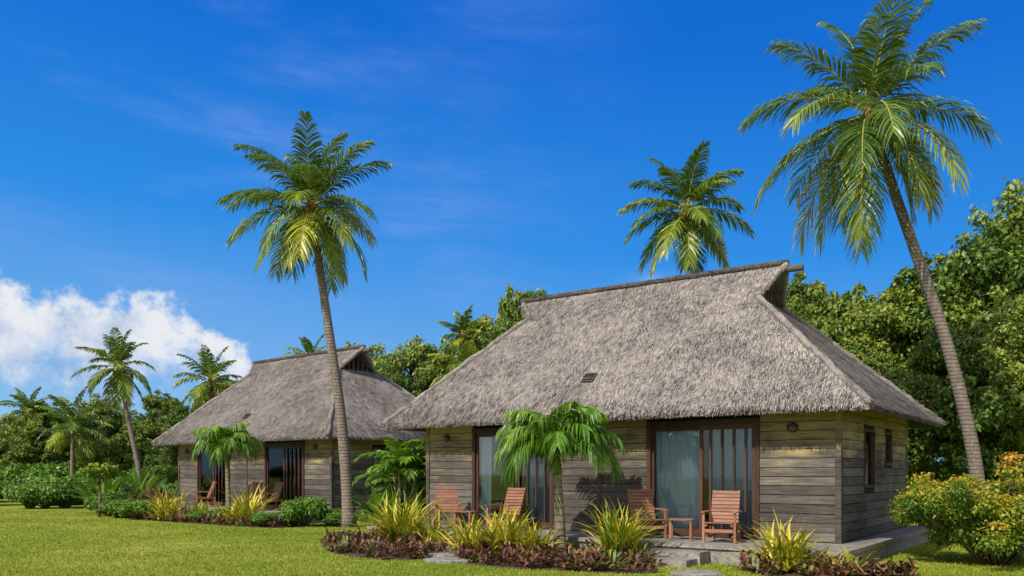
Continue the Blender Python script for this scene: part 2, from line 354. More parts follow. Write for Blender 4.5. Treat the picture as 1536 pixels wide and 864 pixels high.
def young_palm(name, base, H, r, L, nf, seed, n=40, w=.05):
    global rng
    rng = np.random.default_rng(seed); q = Q()
    z = np.linspace(-.05, H, 14); u = z / H
    pts = np.stack([-.06 * u * u, 0 * u, z], 1); q.tube(pts, r * (1 - .35 * u + .45 * np.exp(-u * 9)), 'ytrunk', 12)
    q.tube([(-.06, 0, H), (-.06, 0, H + .2), (-.06, 0, H + .45)], [r * .72, r * .6, r * .3], 'ypalm', 10, tint=.6)
    for i in range(nf):
        f = i / (nf - 1); az = i * 2.39996 + rng.normal() * .1
        frond(q, (-.06, 0, H + .4 - .1 * f), az, 1.5 - .75 * f, L * (.88 + .2 * rng.random()) * (1 - .15 * (1 - f)), 1.35 + 1.25 * f, L * .36, n, 'ypalm', .5 + .24 * rng.normal(), w, 1.1, .25)
    return q.obj(name, base)
young_palm('young_palm', (.98, 16.95, 0), 1.66, .13, 1.62, 23, 3, n=70, w=.042)
young_palm('young_palm', (-9.86, 28.9, 0), 2.05, .10, 1.5, 16, 4, n=46, w=.065)

def areca(name, base, seed, H=2.0, ns=7, L=1.3):
    global rng
    rng = np.random.default_rng(seed); q = Q()
    for i in range(ns):
        a = i * 2.4; x, y = .22 * math.cos(a), .22 * math.sin(a); h = H * (.35 + .5 * rng.random())
        q.tube([(x, y, 0), (x * 1.5, y * 1.5, h)], [.04, .03], 'ytrunk', 6)
        for k in range(6): frond(q, (x * 1.5, y * 1.5, h), a + k * 1.3, 1.4 - .18 * k, L * (.8 + .3 * rng.random()), 1.4, L * .32, 30, 'ypalm', .5 + .15 * rng.normal(), .06, .5)
    return q.obj(name, base)
areca('areca_palm', (-3.15, 24.6, 0), 6, 2.4, 8, 1.35)
areca('areca_palm', (-3.4, 26.8, 0), 16, 1.6)

def strap_plant(name, base, n, L, seed, w=.05, mat='strap', t0=.55, spread=.35, flop=.95):
    global rng
    rng = np.random.default_rng(seed); q = Q(); K = 6; s = np.linspace(0, 1, K)
    az = rng.random(n) * 6.283; el0 = 1.5 - rng.random(n) ** .8 * flop; dr = .4 + rng.random(n) * 1.15; LL = L * (.6 + .5 * rng.random(n))
    el = el0[:, None] - dr[:, None] * s[None] ** 1.5
    d = np.stack([np.cos(el) * np.cos(az)[:, None], np.cos(el) * np.sin(az)[:, None], np.sin(el)], -1) * (LL / (K - 1))[:, None, None]
    P = np.concatenate([np.zeros((n, 1, 3)), np.cumsum(d[:, :-1], 1)], 1)
    off = rng.normal(size=(n, 1, 3)) * [.14, .14, 0]; P = P + off
    sd = np.stack([-np.sin(az), np.cos(az), 0 * az], -1)[:, None] + rng.normal(size=(n, 1, 3)) * .15
    W = sd * (w * .5 * np.array([.7, 1, .95, .75, .45, .05]))[None, :, None]
    q.strips(P, W, mat, t0 + spread * rng.normal(size=n) * .6 - .2 * (az > 3.5)); return q.mesh(name) if base is None else q.obj(name, base)
for i, (x, y, n, L, t0) in enumerate([(-2.6, 19.3, 260, 1.45, .70), (-.15, 17.2, 200, 1.12, .74), (-.85, 17.3, 100, .95, .72), (.45, 16.9, 100, .85, .68), (2.05, 15.9, 220, 1.3, .58), (4.65, 14.2, 180, 1.05, .70), (-12.1, 29.2, 120, 1.35, .74), (-11.3, 29.6, 70, 1.0, .65), (-8.6, 27.1, 140, 1.5, .74), (-9.2, 27.4, 70, 1.0, .65), (-1.8, 18.9, 60, .9, .65), (5.5, 13.75, 50, .55, .55)]):
    strap_plant('strap_leaf_plant', (x, y, .05), n, L, 40 + i, .05, 'strap', t0)

# ------------------------------------------------------------------ hut meshes
L_, D_, zr, ze, sl = 12.08, 7.54, 6.57, 2.95, 0.96
def RP(tp, sp, z): return np.array([.72 - tp, -.72 + sp, z])
top = [RP(0, 0, ze), RP(L_, 0, ze), RP(9.55, 3.14, 5.965), RP(10.23, 3.77, zr), RP(2.69, 3.77, zr), RP(3.08, 2.87, 5.705), RP(0, D_, ze), RP(L_, D_, ze), RP(9.55, 4.40, 5.965), RP(3.08, 4.67, 5.705)]
bot = [p - np.array([0, 0, .11]) for p in top]
fc = [(0, 5, 4, 3, 2, 1)[::-1], (6, 7, 8, 3, 4, 9)[::-1], (0, 6, 9, 5), (1, 2, 8, 7)]
faces = [tuple(f) for f in fc] + [tuple(i + 10 for i in f[::-1]) for f in fc]
for a, c in [(0, 1), (1, 7), (7, 6), (6, 0), (5, 4), (4, 9), (9, 5), (2, 3), (3, 8), (8, 2)]: faces.append((a, c, c + 10, a + 10))
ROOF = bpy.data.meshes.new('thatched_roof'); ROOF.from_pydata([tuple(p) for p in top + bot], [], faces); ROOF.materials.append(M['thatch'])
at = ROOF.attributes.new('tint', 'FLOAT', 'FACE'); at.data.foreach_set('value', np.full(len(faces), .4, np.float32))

rng = np.random.default_rng(99); q = Q()
def strands(Pa, Pb, Pc, Pd, n, lift=.024):
    Pa, Pb, Pc, Pd = map(np.array, (Pa, Pb, Pc, Pd)); N = unit(np.cross(Pb - Pa, Pd - Pa))
    if N[2] < 0: N = -N
    wb, wt = np.linalg.norm(Pb - Pa), np.linalg.norm(Pc - Pd)
    v = rng.random(n * 3); keep = rng.random(n * 3) < ((1 - v) * wb + v * wt) / max(wb, wt); v = v[keep][:n]; u = rng.random(len(v))
    v = .02 + v * .98
    Pt = ((1 - u)[:, None] * Pa + u[:, None] * Pb) * (1 - v)[:, None] + ((1 - u)[:, None] * Pd + u[:, None] * Pc) * v[:, None]
    along = unit(Pb - Pa); down = unit(np.cross(along, N)); down = -down if down[2] > 0 else down
    k = len(v); D = unit(down + along * (rng.normal(size=(k, 1)) * .18 + .16 * np.sin(u * 23 + v * 9)[:, None] + .1))
    ln = (.10 + .20 * rng.random(k))[:, None]; side = np.cross(D, N) * (.0045 + .006 * rng.random(k))[:, None]
    lf = (.006 + lift * rng.random(k))[:, None]
    P = np.stack([Pt + N * .003, Pt + D * ln + N * lf], 1)
    q.strips(P, np.stack([side, side * .6], 1), 'straw', rng.random(k))
strands(top[1], top[0], top[5], top[2], 66000)
strands(top[2], top[5], top[4], top[3], 9500)
strands(top[0], top[6], top[9], top[5], 28000)
strands(top[1], top[7], top[8], top[2], 9000)
strands(top[7], top[6], top[9], top[8], 9000)
def fringe(A, B, n, outv):
    A, B = np.array(A), np.array(B); u = rng.random(n)[:, None]; P0 = A * (1 - u) + B * u + np.array([0, 0, -.10]) * rng.random((n, 1))
    dr = unit(np.array(outv) * .5 + np.array([0, 0, -1.0]) + rng.normal(size=(n, 3)) * .15); ln = .02 + .04 * rng.random((n, 1))
    al = unit(B - A) * .007
    P = np.stack([P0, P0 + dr * ln], 1); q.strips(P, np.stack([np.tile(al, (n, 1))] * 2, 1) * [[[1], [.4]]], 'straw', rng.random(n))
fringe(top[0], top[1], 7000, (0, -1, 0)); fringe(top[0], top[6], 4000, (1, 0, 0)); fringe(top[1], top[7], 2500, (-1, 0, 0)); fringe(top[6], top[7], 2500, (0, 1, 0))
def roll(A, B, r, mat='thatchroll', n=24, hair=1500, jit=.012):
    A, B = np.array(A, float), np.array(B, float); u = np.linspace(0, 1, n)[:, None]; P = A * (1 - u) + B * u; P[1:-1] += rng.normal(size=(n - 2, 3)) * jit
    q.tube(P, r * (1 + .08 * rng.normal(size=n)), mat, 8)
    if hair:
        u = rng.random((hair, 1)); T = unit(B - A); C = A * (1 - u) + B * u; d = unit(rng.normal(size=(hair, 3)) + [0, 0, .3]); d = unit(d - (d @ T)[:, None] * T)
        dr = unit(-T * np.sign(T[2] + 1e-6) + rng.normal(size=(hair, 3)) * .3 + np.array([0, 0, -.2]))
        P = np.stack([C + d * r * .9, C + d * r * 1.04 + dr * .09], 1); sd = unit(np.cross(dr, d)) * .006
        q.strips(P, np.stack([sd, sd * .5], 1), mat, rng.random(hair))
for a, c in [(0, 5), (1, 2), (6, 9), (7, 8)]: roll(top[a] + np.array([0, 0, .0]), top[c] + np.array([0, 0, .02]), .07, hair=2600)
for a, c in [(5, 4), (9, 4), (2, 3), (8, 3)]: roll(top[a], top[c], .07, hair=900)
roll(top[3] + np.array([-.05, 0, .04]), top[4] + np.array([.05, 0, .04]), .07, 'ridge', 50, 4000, .012)
q.tube([top[4] + [-.5, 0, -.10], top[4] + [.38, 0, -.13]], [.08, .08], 'beam', 8)
q.tube([top[3] + [.5, 0, -.10], top[3] + [-.15, 0, -.13]], [.06, .06], 'beam', 8)
THATCH = q.mesh('thatch_strands')

q = Q()
for tx, zb, s0 in ((3.25, 5.60, 2.95), (9.4, 5.85, 3.25)):
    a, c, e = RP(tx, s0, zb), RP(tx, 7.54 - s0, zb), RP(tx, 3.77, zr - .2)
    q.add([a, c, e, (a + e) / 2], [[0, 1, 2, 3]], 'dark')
for f in np.linspace(.15, .85, 6):
    y0 = 2.95 + f * 1.64; h = (zr - .2 - 5.6) * (1 - abs(f - .5) * 2) ; q.box(RP(3.2, y0 - .03, 5.6), RP(3.16, y0 + .03, 5.62 + h), 'beam')
GABLET = q.mesh('gablet')
q = Q(); c = RP(6.35, .95, ze + sl * .95)
rotv = np.array(Matrix.Rotation(math.atan(sl), 3, 'X'))
q.box((-.15, -.15, .0), (.15, .15, .07), 'beam', rotv, c); q.box((-.12, -.12, .055), (.12, .12, .085), 'dark', rotv, c); q.box((-.11, -.11, .08), (.11, -.03, .095), 'thatch', rotv, c); VENT = q.mesh('roof_vent')

# walls
q = Q()
def boardwall(axis, u0, u1, z0, z1, off, sgn, ops):
    bh = .18; z = z0
    while z < z1 - .02:
        zt = min(z + bh, z1); segs = [(u0, u1)]
        for (a, c, e, f) in ops:
            if zt > e + .01 and z < f - .01:
                ns = []
                for s0, s1 in segs:
                    if c <= s0 or a >= s1: ns.append((s0, s1)); continue
                    if a > s0: ns.append((s0, a))
                    if c < s1: ns.append((c, s1))
                segs = ns
        for s0, s1 in segs:
            x = s0
            while x < s1 - .01:
                nx = x + 1.8 + 2.2 * random.random()
                if s1 - nx < .5: nx = s1
                j = .012 * random.random(); g = .005 + .004 * random.random()
                a = (x + .002, z + g); c = (nx - .002, zt - g)
                lo, hi = sorted((off, off + sgn * (.028 + j)))
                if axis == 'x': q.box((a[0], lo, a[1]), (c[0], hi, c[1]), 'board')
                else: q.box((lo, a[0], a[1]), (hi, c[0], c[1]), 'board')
                x = nx
        z = zt
def backing(axis, u0, u1, z0, z1, off, th, ops):
    cuts = sorted(ops); x = u0
    def bx(a, c, e, f):
        lo, hi = sorted((off, off + th))
        if axis == 'x': q.box((a, lo, e), (c, hi, f), 'dark')
        else: q.box((lo, a, e), (hi, c, f), 'dark')
    for (a, c, e, f) in cuts:
        bx(x, a, z0, z1)
        if e > z0 + .01: bx(a, c, z0, e)
        bx(a, c, f, z1); x = c
    bx(x, u1, z0, z1)
W_ = 10.4; DD = 6.1
fops = [(-8.9, -6.4, .36, 2.80), (-4.02, -1.52, .36, 2.80)]
sops = [(1.79, 2.75, 1.38, 2.62), (3.75, 4.45, 1.86, 2.62)]
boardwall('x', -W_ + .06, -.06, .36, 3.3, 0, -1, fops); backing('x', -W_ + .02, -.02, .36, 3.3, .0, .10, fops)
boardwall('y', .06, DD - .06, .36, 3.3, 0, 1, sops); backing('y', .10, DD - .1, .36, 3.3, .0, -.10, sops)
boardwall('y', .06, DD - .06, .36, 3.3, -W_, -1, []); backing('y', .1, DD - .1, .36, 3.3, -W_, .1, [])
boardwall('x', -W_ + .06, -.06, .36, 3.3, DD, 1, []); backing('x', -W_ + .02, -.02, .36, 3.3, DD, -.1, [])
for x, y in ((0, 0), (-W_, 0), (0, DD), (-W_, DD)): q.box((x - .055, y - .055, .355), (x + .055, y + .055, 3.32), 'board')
q.box((-5.25, -.055, .355), (-5.16, -.01, 3.3), 'frame')
WALLS = q.mesh('board_walls')
q = Q(); q.box((-W_ + .11, .11, .36), (-.11, DD - .11, .38), 'floor'); q.box((-W_ + .12, 3.5, .38), (-.12, 3.6, 3.2), 'floor'); FLOOR = q.mesh('interior')

# doors
q = Q(); g = Q(); cu = Q()
def vpanel(x0, x1, z0, z1, y, st=.07):
    q.box((x0, y, z0), (x0 + st, y + .045, z1), 'frame'); q.box((x1 - st, y, z0), (x1, y + .045, z1), 'frame')
    q.box((x0 + st, y + .002, z0), (x1 - st, y + .043, z0 + .10), 'frame'); q.box((x0 + st, y + .002, z1 - .09), (x1 - st, y + .043, z1), 'frame')
    g.box((x0 + st, y + .018, z0 + .10), (x1 - st, y + .024, z1 - .09), 'glass')
def curtain(x0, x1, z0, z1, y, mat='curtain'):
    n = max(8, int((x1 - x0) / .018)); xs = np.linspace(x0, x1, n); ph = (xs - x0)
    V = []; 
    for zi, z in enumerate((z0, (z0 + z1) / 2, z1)):
        amp = .034 - .006 * zi
        yy = y + amp * np.sin(ph * 42 + 1.6 * np.sin(ph * 7 + zi * .4)) + .018 * np.sin(ph * 19)
        V.append(np.stack([xs, yy, np.full(n, z)], 1))
    V = np.vstack(V); F = [[k * n + i, k * n + i + 1, (k + 1) * n + i + 1, (k + 1) * n + i] for k in range(2) for i in range(n - 1)]
    cu.add(V, F, mat, .5, True)
for (x0, x1, z0, z1) in fops:
    q.box((x0, -.06, z0), (x0 + .09, .06, z1), 'frame'); q.box((x1 - .09, -.06, z0), (x1, .06, z1), 'frame')
    q.box((x0 + .09, -.055, z1 - .12), (x1 - .09, .055, z1), 'frame'); q.box((x0 + .09, -.05, z0), (x1 - .09, .05, z0 + .05), 'frame')
    xm = (x0 + x1) / 2; vpanel(x0 + .09, xm + .03, z0 + .05, z1 - .12, .0); vpanel(xm - .03, x1 - .09, z0 + .05, z1 - .12, -.05)
    for i in range(4):
        xx = xm + .06 + (x1 - .16 - xm - .04) * (i + .55) / 4.2; q.box((xx, -.080, z0 + .15), (xx + .04, -.052, z1 - .21), 'frame')
curtain(-3.95, -2.85, .42, 2.72, .13); curtain(-2.62, -1.60, .42, 2.72, .10, 'curtainb')
curtain(-8.82, -8.42, .42, 2.72, .13); curtain(-7.35, -6.48, .42, 2.72, .10, 'curtainb')
for (a, c, e, f) in sops:
    for (y0, y1, z0, z1) in ((a, a + .06, e, f), (c - .06, c, e, f)): q.box((-.06, y0, z0), (.05, y1, z1), 'frame')
    q.box((-.055, a + .06, e), (.055, c - .06, e + .06), 'frame'); q.box((-.055, a + .06, f - .06), (.045, c - .06, f), 'frame')
    g.box((-.03, a + .06, e + .06), (-.022, c - .06, f - .06), 'glass')
DOORS, GLASS, CURT = q.mesh('door_frames'), g.mesh('glass_panes'), cu.mesh('curtains')

# wall lamps
q = Q()
for x in (-9.74, -.86):
    q.ball((x, -.05, 2.58), (.115, .03, .10), 'metal', 12); q.ball((x, -.085, 2.565), (.08, .06, .06), 'lampglass', 12)
    q.box((x - .10, -.15, 2.615), (x + .10, -.04, 2.635), 'metal')
LAMPS = q.mesh('wall_lamps')

# deck
q = Q(); x0, x1, y0, y1 = -W_ - .57, .57, -1.7, DD + .5
q.box((x0 + .05, y0 + .05, -.05), (x1 - .05, y1 - .05, .27), 'stone')
q.box((x0, y0, .271), (x1, y0 + .14, .35), 'stone'); q.box((x1 - .14, y0 + .142, .271), (x1, y1, .35), 'stone')
y = y0 + .143
while y < -.06:
    q.box((x0 + .02, y, .28), (x1 - .143, y + .135, .348), 'deck'); y += .14
q.box((x0 + .02, y, .28), (x1 - .143, y1, .345), 'deck')
DECK = q.mesh('deck')
q = Q(); q.box((-3.15, -2.12, 0), (-1.9, -1.655, .23), 'stone'); q.box((-3.2, -2.6, -.02), (-1.95, -2.125, .12), 'stone')
q.box((-8.7, -2.1, 0), (-7.9, -1.655, .18), 'stone'); STEP = q.mesh('steps')

# chairs and tables
q = Q(); w = .27
for i in range(6): q.box((-w, -.47 + i * .085, .375 + -.006 * i), (w, -.40 + i * .085, .395 - .006 * i), 'chair')
rb = np.array(Matrix.Rotation(R(-20), 3, 'X'))
for i in range(9): q.box((-w + .0, -.012, .03 + i * .074), (w, .012, .090 + i * .074), 'chair', rb, (0, .04, .34))
for s in (-1, 1):
    q.box((s * .245 - .02, .013, -.05), (s * .245 + .02, .045, .70), 'chair', rb, (0, .04, .34))
    q.box((s * .245 - .022, -.46, .31), (s * .245 + .022, .06, .36), 'chair')
    q.box((s * .245 - .025, .22, 0), (s * .245 + .025, .27, .40), 'chair')
    q.box((s * .245 - .02, .05, .32), (s * .245 + .02, .27, .37), 'chair')
    q.box((s * .245 - .018, -.40, .10), (s * .245 + .018, .22, .14), 'chair')
    q.box((s * .305 - .032, -.48, .575), (s * .305 + .032, .13, .60), 'chair')
    q.box((s * .297 - .022, -.44, .0), (s * .297 + .022, -.39, .574), 'chair')
q.box((-.27, -.44, .20), (.27, -.41, .26), 'chair'); CHAIR = q.mesh('chair_parts')
q = Q()
for i in range(6): q.box((-.24, -.24 + i * .081, .40), (.24, -.17 + i * .081, .42), 'chair')
for sx_ in (-1, 1):
    q.box((sx_ * .2 - .02, -.22, .34), (sx_ * .2 + .02, .22, .40), 'chair')
    for sy in (-1, 1): q.box((sx_ * .2 - .022, sy * .2 - .022, 0), (sx_ * .2 + .022, sy * .2 + .022, .34), 'chair')
TABLE = q.mesh('table_parts')

def hut(C, rot, chairs, tables):
    e = empty('thatched_hut', (C[0], C[1], 0), rot)
    for nm, me in (('thatched_roof', ROOF), ('thatch_strands', THATCH), ('gablet', GABLET), ('roof_vent', VENT), ('board_walls', WALLS), ('interior', FLOOR), ('door_frames', DOORS), ('glass_panes', GLASS), ('curtains', CURT), ('wall_lamps', LAMPS), ('deck', DECK), ('steps', STEP)):
        place(nm, me, (0, 0, 0), e)
    c, s = math.cos(rot), math.sin(rot)
    def wp(x, y): return (C[0] + c * x - s * y, C[1] + s * x + c * y, .352)
    for x, y, r in chairs: place('wooden_chair', CHAIR, wp(x, y), None, rot + R(r))
    for x, y, r in tables: place('side_table', TABLE, wp(x, y), None, rot + R(r))
hut((6.22, 15.8), math.atan2(-.588, .809), [(-1.95, -.85, 10), (-3.7, -.8, 48), (-7.15, -.85, -5), (-9.05, -.85, 42)], [(-2.8, -.95, 20), (-8.35, -.95, 10)])
hut((-6.25, 28.81), math.atan2(-.645, .764), [(-2.3, -.85, -10), (-3.5, -.85, 40), (-6.8, -.8, -20)], [(-2.9, -1.0, 10)])

# ------------------------------------------------------------------ ground
def sheet(name, poly, z, mat):
    me = bpy.data.meshes.new(name); me.from_pydata([(x, y, z) for x, y in poly], [], [tuple(range(len(poly)))]); me.materials.append(M[mat]); return place(name, me)
sheet('ground', [(-600, -100), (600, -100), (600, 900), (-600, 900)], 0, 'lawn')
sheet('sand_path', [(-60, 48.5), (-27, 47.2), (-26.5, 49.5), (-60, 52.5)], .006, 'sand')
def smoothpoly(p, it=2):
    p = [np.array(v, float) for v in p]
    for _ in range(it):
        p = [x for i in range(len(p)) for x in (p[i] * .75 + p[(i + 1) % len(p)] * .25, p[i] * .25 + p[(i + 1) % len(p)] * .75)]
    return [tuple(v) for v in p]
bedA = smoothpoly([(-3.5, 21.0), (-4.7, 20.3), (-3.9, 17.4), (-2.4, 15.9), (-1.6, 16.2), (-1.3, 19.2)])
bedB = smoothpoly([(-0.7, 18.7), (-1.3, 16.2), (-.6, 15.0), (1.0, 14.2), (2.5, 13.7), (2.5, 14.9), (2.4, 16.4)])
bedC = smoothpoly([(4.1, 15.3), (3.9, 14.2), (4.3, 13.3), (6.2, 13.1), (6.9, 13.5), (5.9, 14.1)])
bedD = smoothpoly([(-7.0, 27.1), (-6.3, 25.6), (-7.6, 25.2), (-10.2, 27.2), (-13.5, 29.6), (-16.5, 33.2), (-15.6, 34.6)])
def inpoly(P, poly):
    x, y = P[:, 0], P[:, 1]; r = np.zeros(len(P), bool); n = len(poly)
    for i in range(n):
        x1_, y1_ = poly[i]; x2_, y2_ = poly[(i + 1) % n]
        c = ((y1_ > y) != (y2_ > y)) & (x < (x2_ - x1_) * (y - y1_) / (y2_ - y1_ + 1e-12) + x1_); r ^= c
    return r
beds = [bedA, bedB, bedC, bedD]
for i, bd in enumerate(beds): sheet('garden_bed', bd, .004, 'mulch')

def groundcover(bed, dens, seed, hgt=.26):
    global rng
    rng = np.random.default_rng(seed); q = Q(); b = np.array(bed); lo, hi = b.min(0), b.max(0); A = (hi - lo).prod()
    P = lo + rng.random((int(A * dens), 2)) * (hi - lo); P = P[inpoly(P, bed)]
    for (x, y) in P:
        n = 16; sc = .5 + .8 * rng.random(); az = rng.random(n) * 6.283; el = .25 + rng.random(n) * 1.05; L = hgt * sc * (.6 + .6 * rng.random(n)); hb = (.02 + .14 * rng.random(n)) * sc
        d = np.stack([np.cos(el) * np.cos(az), np.cos(el) * np.sin(az), np.sin(el)], 1)
        B = np.stack([x + rng.normal(size=n) * .05, y + rng.normal(size=n) * .05, hb], 1); L = L[:, None]
        PP = np.stack([B, B + d * L * .55, B + d * L + np.array([0, 0, -.3]) * L], 1); sd = np.stack([-np.sin(az), np.cos(az), 0 * az], 1) * .03
        q.strips(PP, np.stack([sd * .4, sd, sd * .15], 1), 'red', .50 + .26 * rng.normal() + .15 * rng.normal(size=n))
    q.obj('red_groundcover', (0, 0, 0))
groundcover(bedA, 17, 1); groundcover(bedB, 17, 2); groundcover(bedC, 15, 3); groundcover(bedD, 8, 4, .35)
sh = Q()
for x, y, a, w in ((-1.0, 17.6, .2, .5), (-1.35, 16.7, .4, .45), (-1.15, 15.8, .1, .5), (3.05, 13.75, .3, .5)):
    th = np.linspace(0, 2 * np.pi, 9)[:-1]; r = w * (.8 + .3 * np.random.default_rng(int(x * 100) + 500).random(8))
    ring = np.stack([x + r * np.cos(th), y + r * .7 * np.sin(th)], 1)
    V = np.vstack([np.c_[ring, np.full(8, -.01)], np.c_[ring, np.full(8, .05)], np.c_[ring * .93 + np.array([x, y]) * .07, np.full(8, .065)], [[x, y, .066]]])
    F = [[i, (i + 1) % 8, 8 + (i + 1) % 8, 8 + i] for i in range(8)] + [[8 + i, 8 + (i + 1) % 8, 16 + (i + 1) % 8, 16 + i] for i in range(8)] + [[24, 16 + i, 16 + (i + 1) % 8, 16 + (i + 2) % 8] for i in range(0, 8, 2)]
    sh.add(V, F, 'stone')
sh.obj('stepping_stones')

# grass blades
rng = np.random.default_rng(21)
n = 220000
Yg = 12.9 + (36 - 12.9) * rng.random(n) ** 1.6; Xg = (rng.random(n) * 1.36 - .68) * Yg
PG = np.stack([Xg, Yg], 1); keep = np.ones(n, bool)
for bd in beds: keep &= ~inpoly(PG, bd)
for C, rot in (((6.22, 15.8), math.atan2(-.588, .809)), ((-6.25, 28.81), math.atan2(-.645, .764))):
    dx, dy = Xg - C[0], Yg - C[1]; c, s = math.cos(rot), math.sin(rot); lx, ly = c * dx + s * dy, -s * dx + c * dy
    keep &= ~((lx > x0) & (lx < x1) & (ly > -1.7) & (ly < y1)) & ~((lx > -3.2) & (lx < -1.9) & (ly > -2.7) & (ly < 0))
Xg, Yg = Xg[keep], Yg[keep]; n = len(Xg); a = rng.random(n) * 6.28; h = .015 + .03 * rng.random(n)
B = np.stack([Xg, Yg, 0 * Xg], 1); tp = B + np.stack([rng.normal(size=n) * .02, rng.normal(size=n) * .02, h], 1)
sd = np.stack([np.cos(a), np.sin(a), 0 * a], 1) * (.004 + Yg * .0002)[:, None]
patch = .16 * np.sin(Xg * .9 + 2 * np.sin(Yg * .5)) * np.sin(Yg * .7 + Xg * .3) + .10 * np.sin(Xg * 2.3 + 3 * np.sin(Yg * 1.1)) * np.sin(Yg * 1.9 - Xg)
q = Q(); q.strips(np.stack([B, tp], 1), np.stack([sd, sd * .25], 1), 'grass', .48 + .22 * rng.normal(size=n) + patch); q.obj('lawn_grass')

# ------------------------------------------------------------------ shrubs
rng = np.random.default_rng(31); q = Q()
for i in range(64):
    th = i * 2.4; rr = math.sqrt((i + .5) / 64); c = np.array([1.8 * rr * math.cos(th), 1.4 * rr * math.sin(th), 1.08 + .26 * (1 - rr * rr) - .14 * rr + .17 * rng.normal()])
    br = .18 + .15 * rng.random()
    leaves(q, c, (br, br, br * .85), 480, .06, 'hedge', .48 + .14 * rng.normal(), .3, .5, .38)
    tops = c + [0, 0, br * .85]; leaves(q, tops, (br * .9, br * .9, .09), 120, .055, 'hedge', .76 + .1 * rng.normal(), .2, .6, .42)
    q.tube([(c[0] * .12, c[1] * .12, 0), (c[0] * .45, c[1] * .45, .5), c], [.025, .018, .008], 'bark', 5)
for i in range(20):
    th = i * 2.4; rr = 1.15 * math.sqrt((i + .5) / 20); leaves(q, (rr * math.cos(th), rr * math.sin(th), .5 + .3 * rng.random()), (.30, .30, .3), 330, .065, 'hedge', .32, .2, .5, .3)
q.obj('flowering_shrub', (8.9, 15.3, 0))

def bush(x, y, s, me=None, name='garden_shrub', h=None):
    place(name, me or BUSH, (x, y, 0), None, random.random() * 6.28, (s, s, h or s))
for x, y, s, h in [(-6.5, 26.1, .9, 1.05), (-5.95, 26.9, .6, .6), (-7.2, 26.3, .5, .5), (-4.2, 25.4, .6, .7), (-13.4, 29.9, .8, .8), (-14.6, 30.9, .8, .8), (-12.9, 29.8, .5, .5), (-9.6, 27.9, .6, .6), (-3.6, 23.2, .5, .6), (-10.6, 28.9, .45, .45), (-15.6, 32.3, .9, .9), (-7.7, 26.0, .6, .5), (-10.5, 28.0, .5, .5), (-16.3, 33.6, 1.0, 1.1), (-5.5, 26.0, .5, .5)]:
    bush(x, y, s, None, 'garden_shrub', h)
for i in range(26):
    x = -15.5 - random.random() * 16; y = 36 + random.random() * 9 + (abs(x) - 15) * .35; s = .8 + random.random() * .9
    bush(x, y, s, random.choice([BUSH, BUSH, BUSHD]))
CROT = strap_plant('croton_mesh', None, 70, .9, 77, .12, 'red', .7, .4)
BAN = strap_plant('broadleaf_mesh', None, 40, 1.9, 78, .26, 'ypalm', .6, .4)
YEL = strap_plant('yellow_mesh', None, 90, 1.1, 79, .07, 'strap', .6, .4)
for x, y, s in [(-14.3, 33.5, 1.5), (-13.2, 31.6, 1.2), (-16.5, 36.5, 1.4), (-14.9, 32.2, 1.0)]: place('croton_shrub', CROT, (x, y, .15), None, random.random() * 6, s)
for x, y, s in [(-15.7, 35.2, 1.1), (-19.0, 39, 1.0), (-22.5, 43, 1.1), (-17.2, 38.5, 1.2), (-2.6, 22.8, .6), (-3.8, 24.0, .8), (-16.9, 34.5, 1.2)]: place('broad_leaf_plant', BAN, (x, y, 0), None, random.random() * 6, s)
for x, y, s in [(-17.9, 40, 1.1), (-21, 43, 1.2), (-24.5, 45, 1.3), (-10.4, 28.1, .8), (-14.9, 31.6, .9)]: place('strap_leaf_plant', YEL, (x, y, 0), None, random.random() * 6, s)
rng = np.random.default_rng(61); q = Q(); q.tube([(0, 0, 0), (.03, 0, .8), (0, 0, 1.6)], [.06, .05, .03], 'bark', 7)
for i in range(9):
    a = i * 2.4; c = np.array([.45 * math.cos(a), .45 * math.sin(a), 1.55 + .4 * rng.random()]); leaves(q, c, (.28, .28, .2), 160, .13, 'hedge', .5, .2); q.tube([(0, 0, 1.2), c], [.02, .01], 'bark', 4)
q.obj('sapling', (-15.6, 31.4, 0))
q = Q(); q.tube([(0, 0, 0), (0, 0, 1.15)], [.09, .07], 'bark', 8); q.ball((0, 0, 1.2), (.13, .13, .09), 'beam', 8); q.obj('garden_post', (-27.6, 46.5, 0))

# ------------------------------------------------------------------ trees
for x, y, h, k, w in [
    (20.2, 33, 12.0, 0, .95), (17.0, 34.5, 10.4, 1, 1.0), (14.6, 37, 9.4, 2, .8), (12.8, 38, 10.6, 1, .7), (23.8, 31, 12.0, 2, .9),
    (14.8, 27.5, 6.2, 2, .95), (18.2, 27.0, 7.8, 0, 1.0), (12.9, 30.5, 6.4, 1, 1.1), (21.5, 26, 7.5, 2, .95), (10.8, 34, 8.2, 2, .8),
    (-5.0, 45, 8.6, 0, .9), (-1.6, 43, 9.4, 1, .95), (.55, 41.5, 10.3, 2, .62), (-9.0, 50, 8.8, 2, .8), (-5.0, 37.5, 4.6, 0, 1.2), (3.6, 44, 9.4, 0, .7),
    (-14, 55, 7.8, 1, 1.0), (-19.5, 58, 7.8, 2, 1.0), (-25, 60, 7.4, 1, 1.1), (-30, 60, 6.8, 0, 1.2), (-35, 62, 6.6, 2, 1.1), (-40, 62, 6.6, 1, 1.2),
    (-19, 51, 4.8, 0, 1.3), (-24, 54, 4.8, 2, 1.2), (-32, 56, 4.8, 1, 1.5), (-38, 57, 5.2, 0, 1.2), (27, 26, 8.5, 0, 1.0)]:
    tree(x, y, h, k, w)
for i in range(16):
    bush(12.3 + i * .8, 23.4 + random.random() * 2.6, 1.1 + random.random() * .8, random.choice([BUSHD, BUSHD, BUSH]), 'understory_shrub')
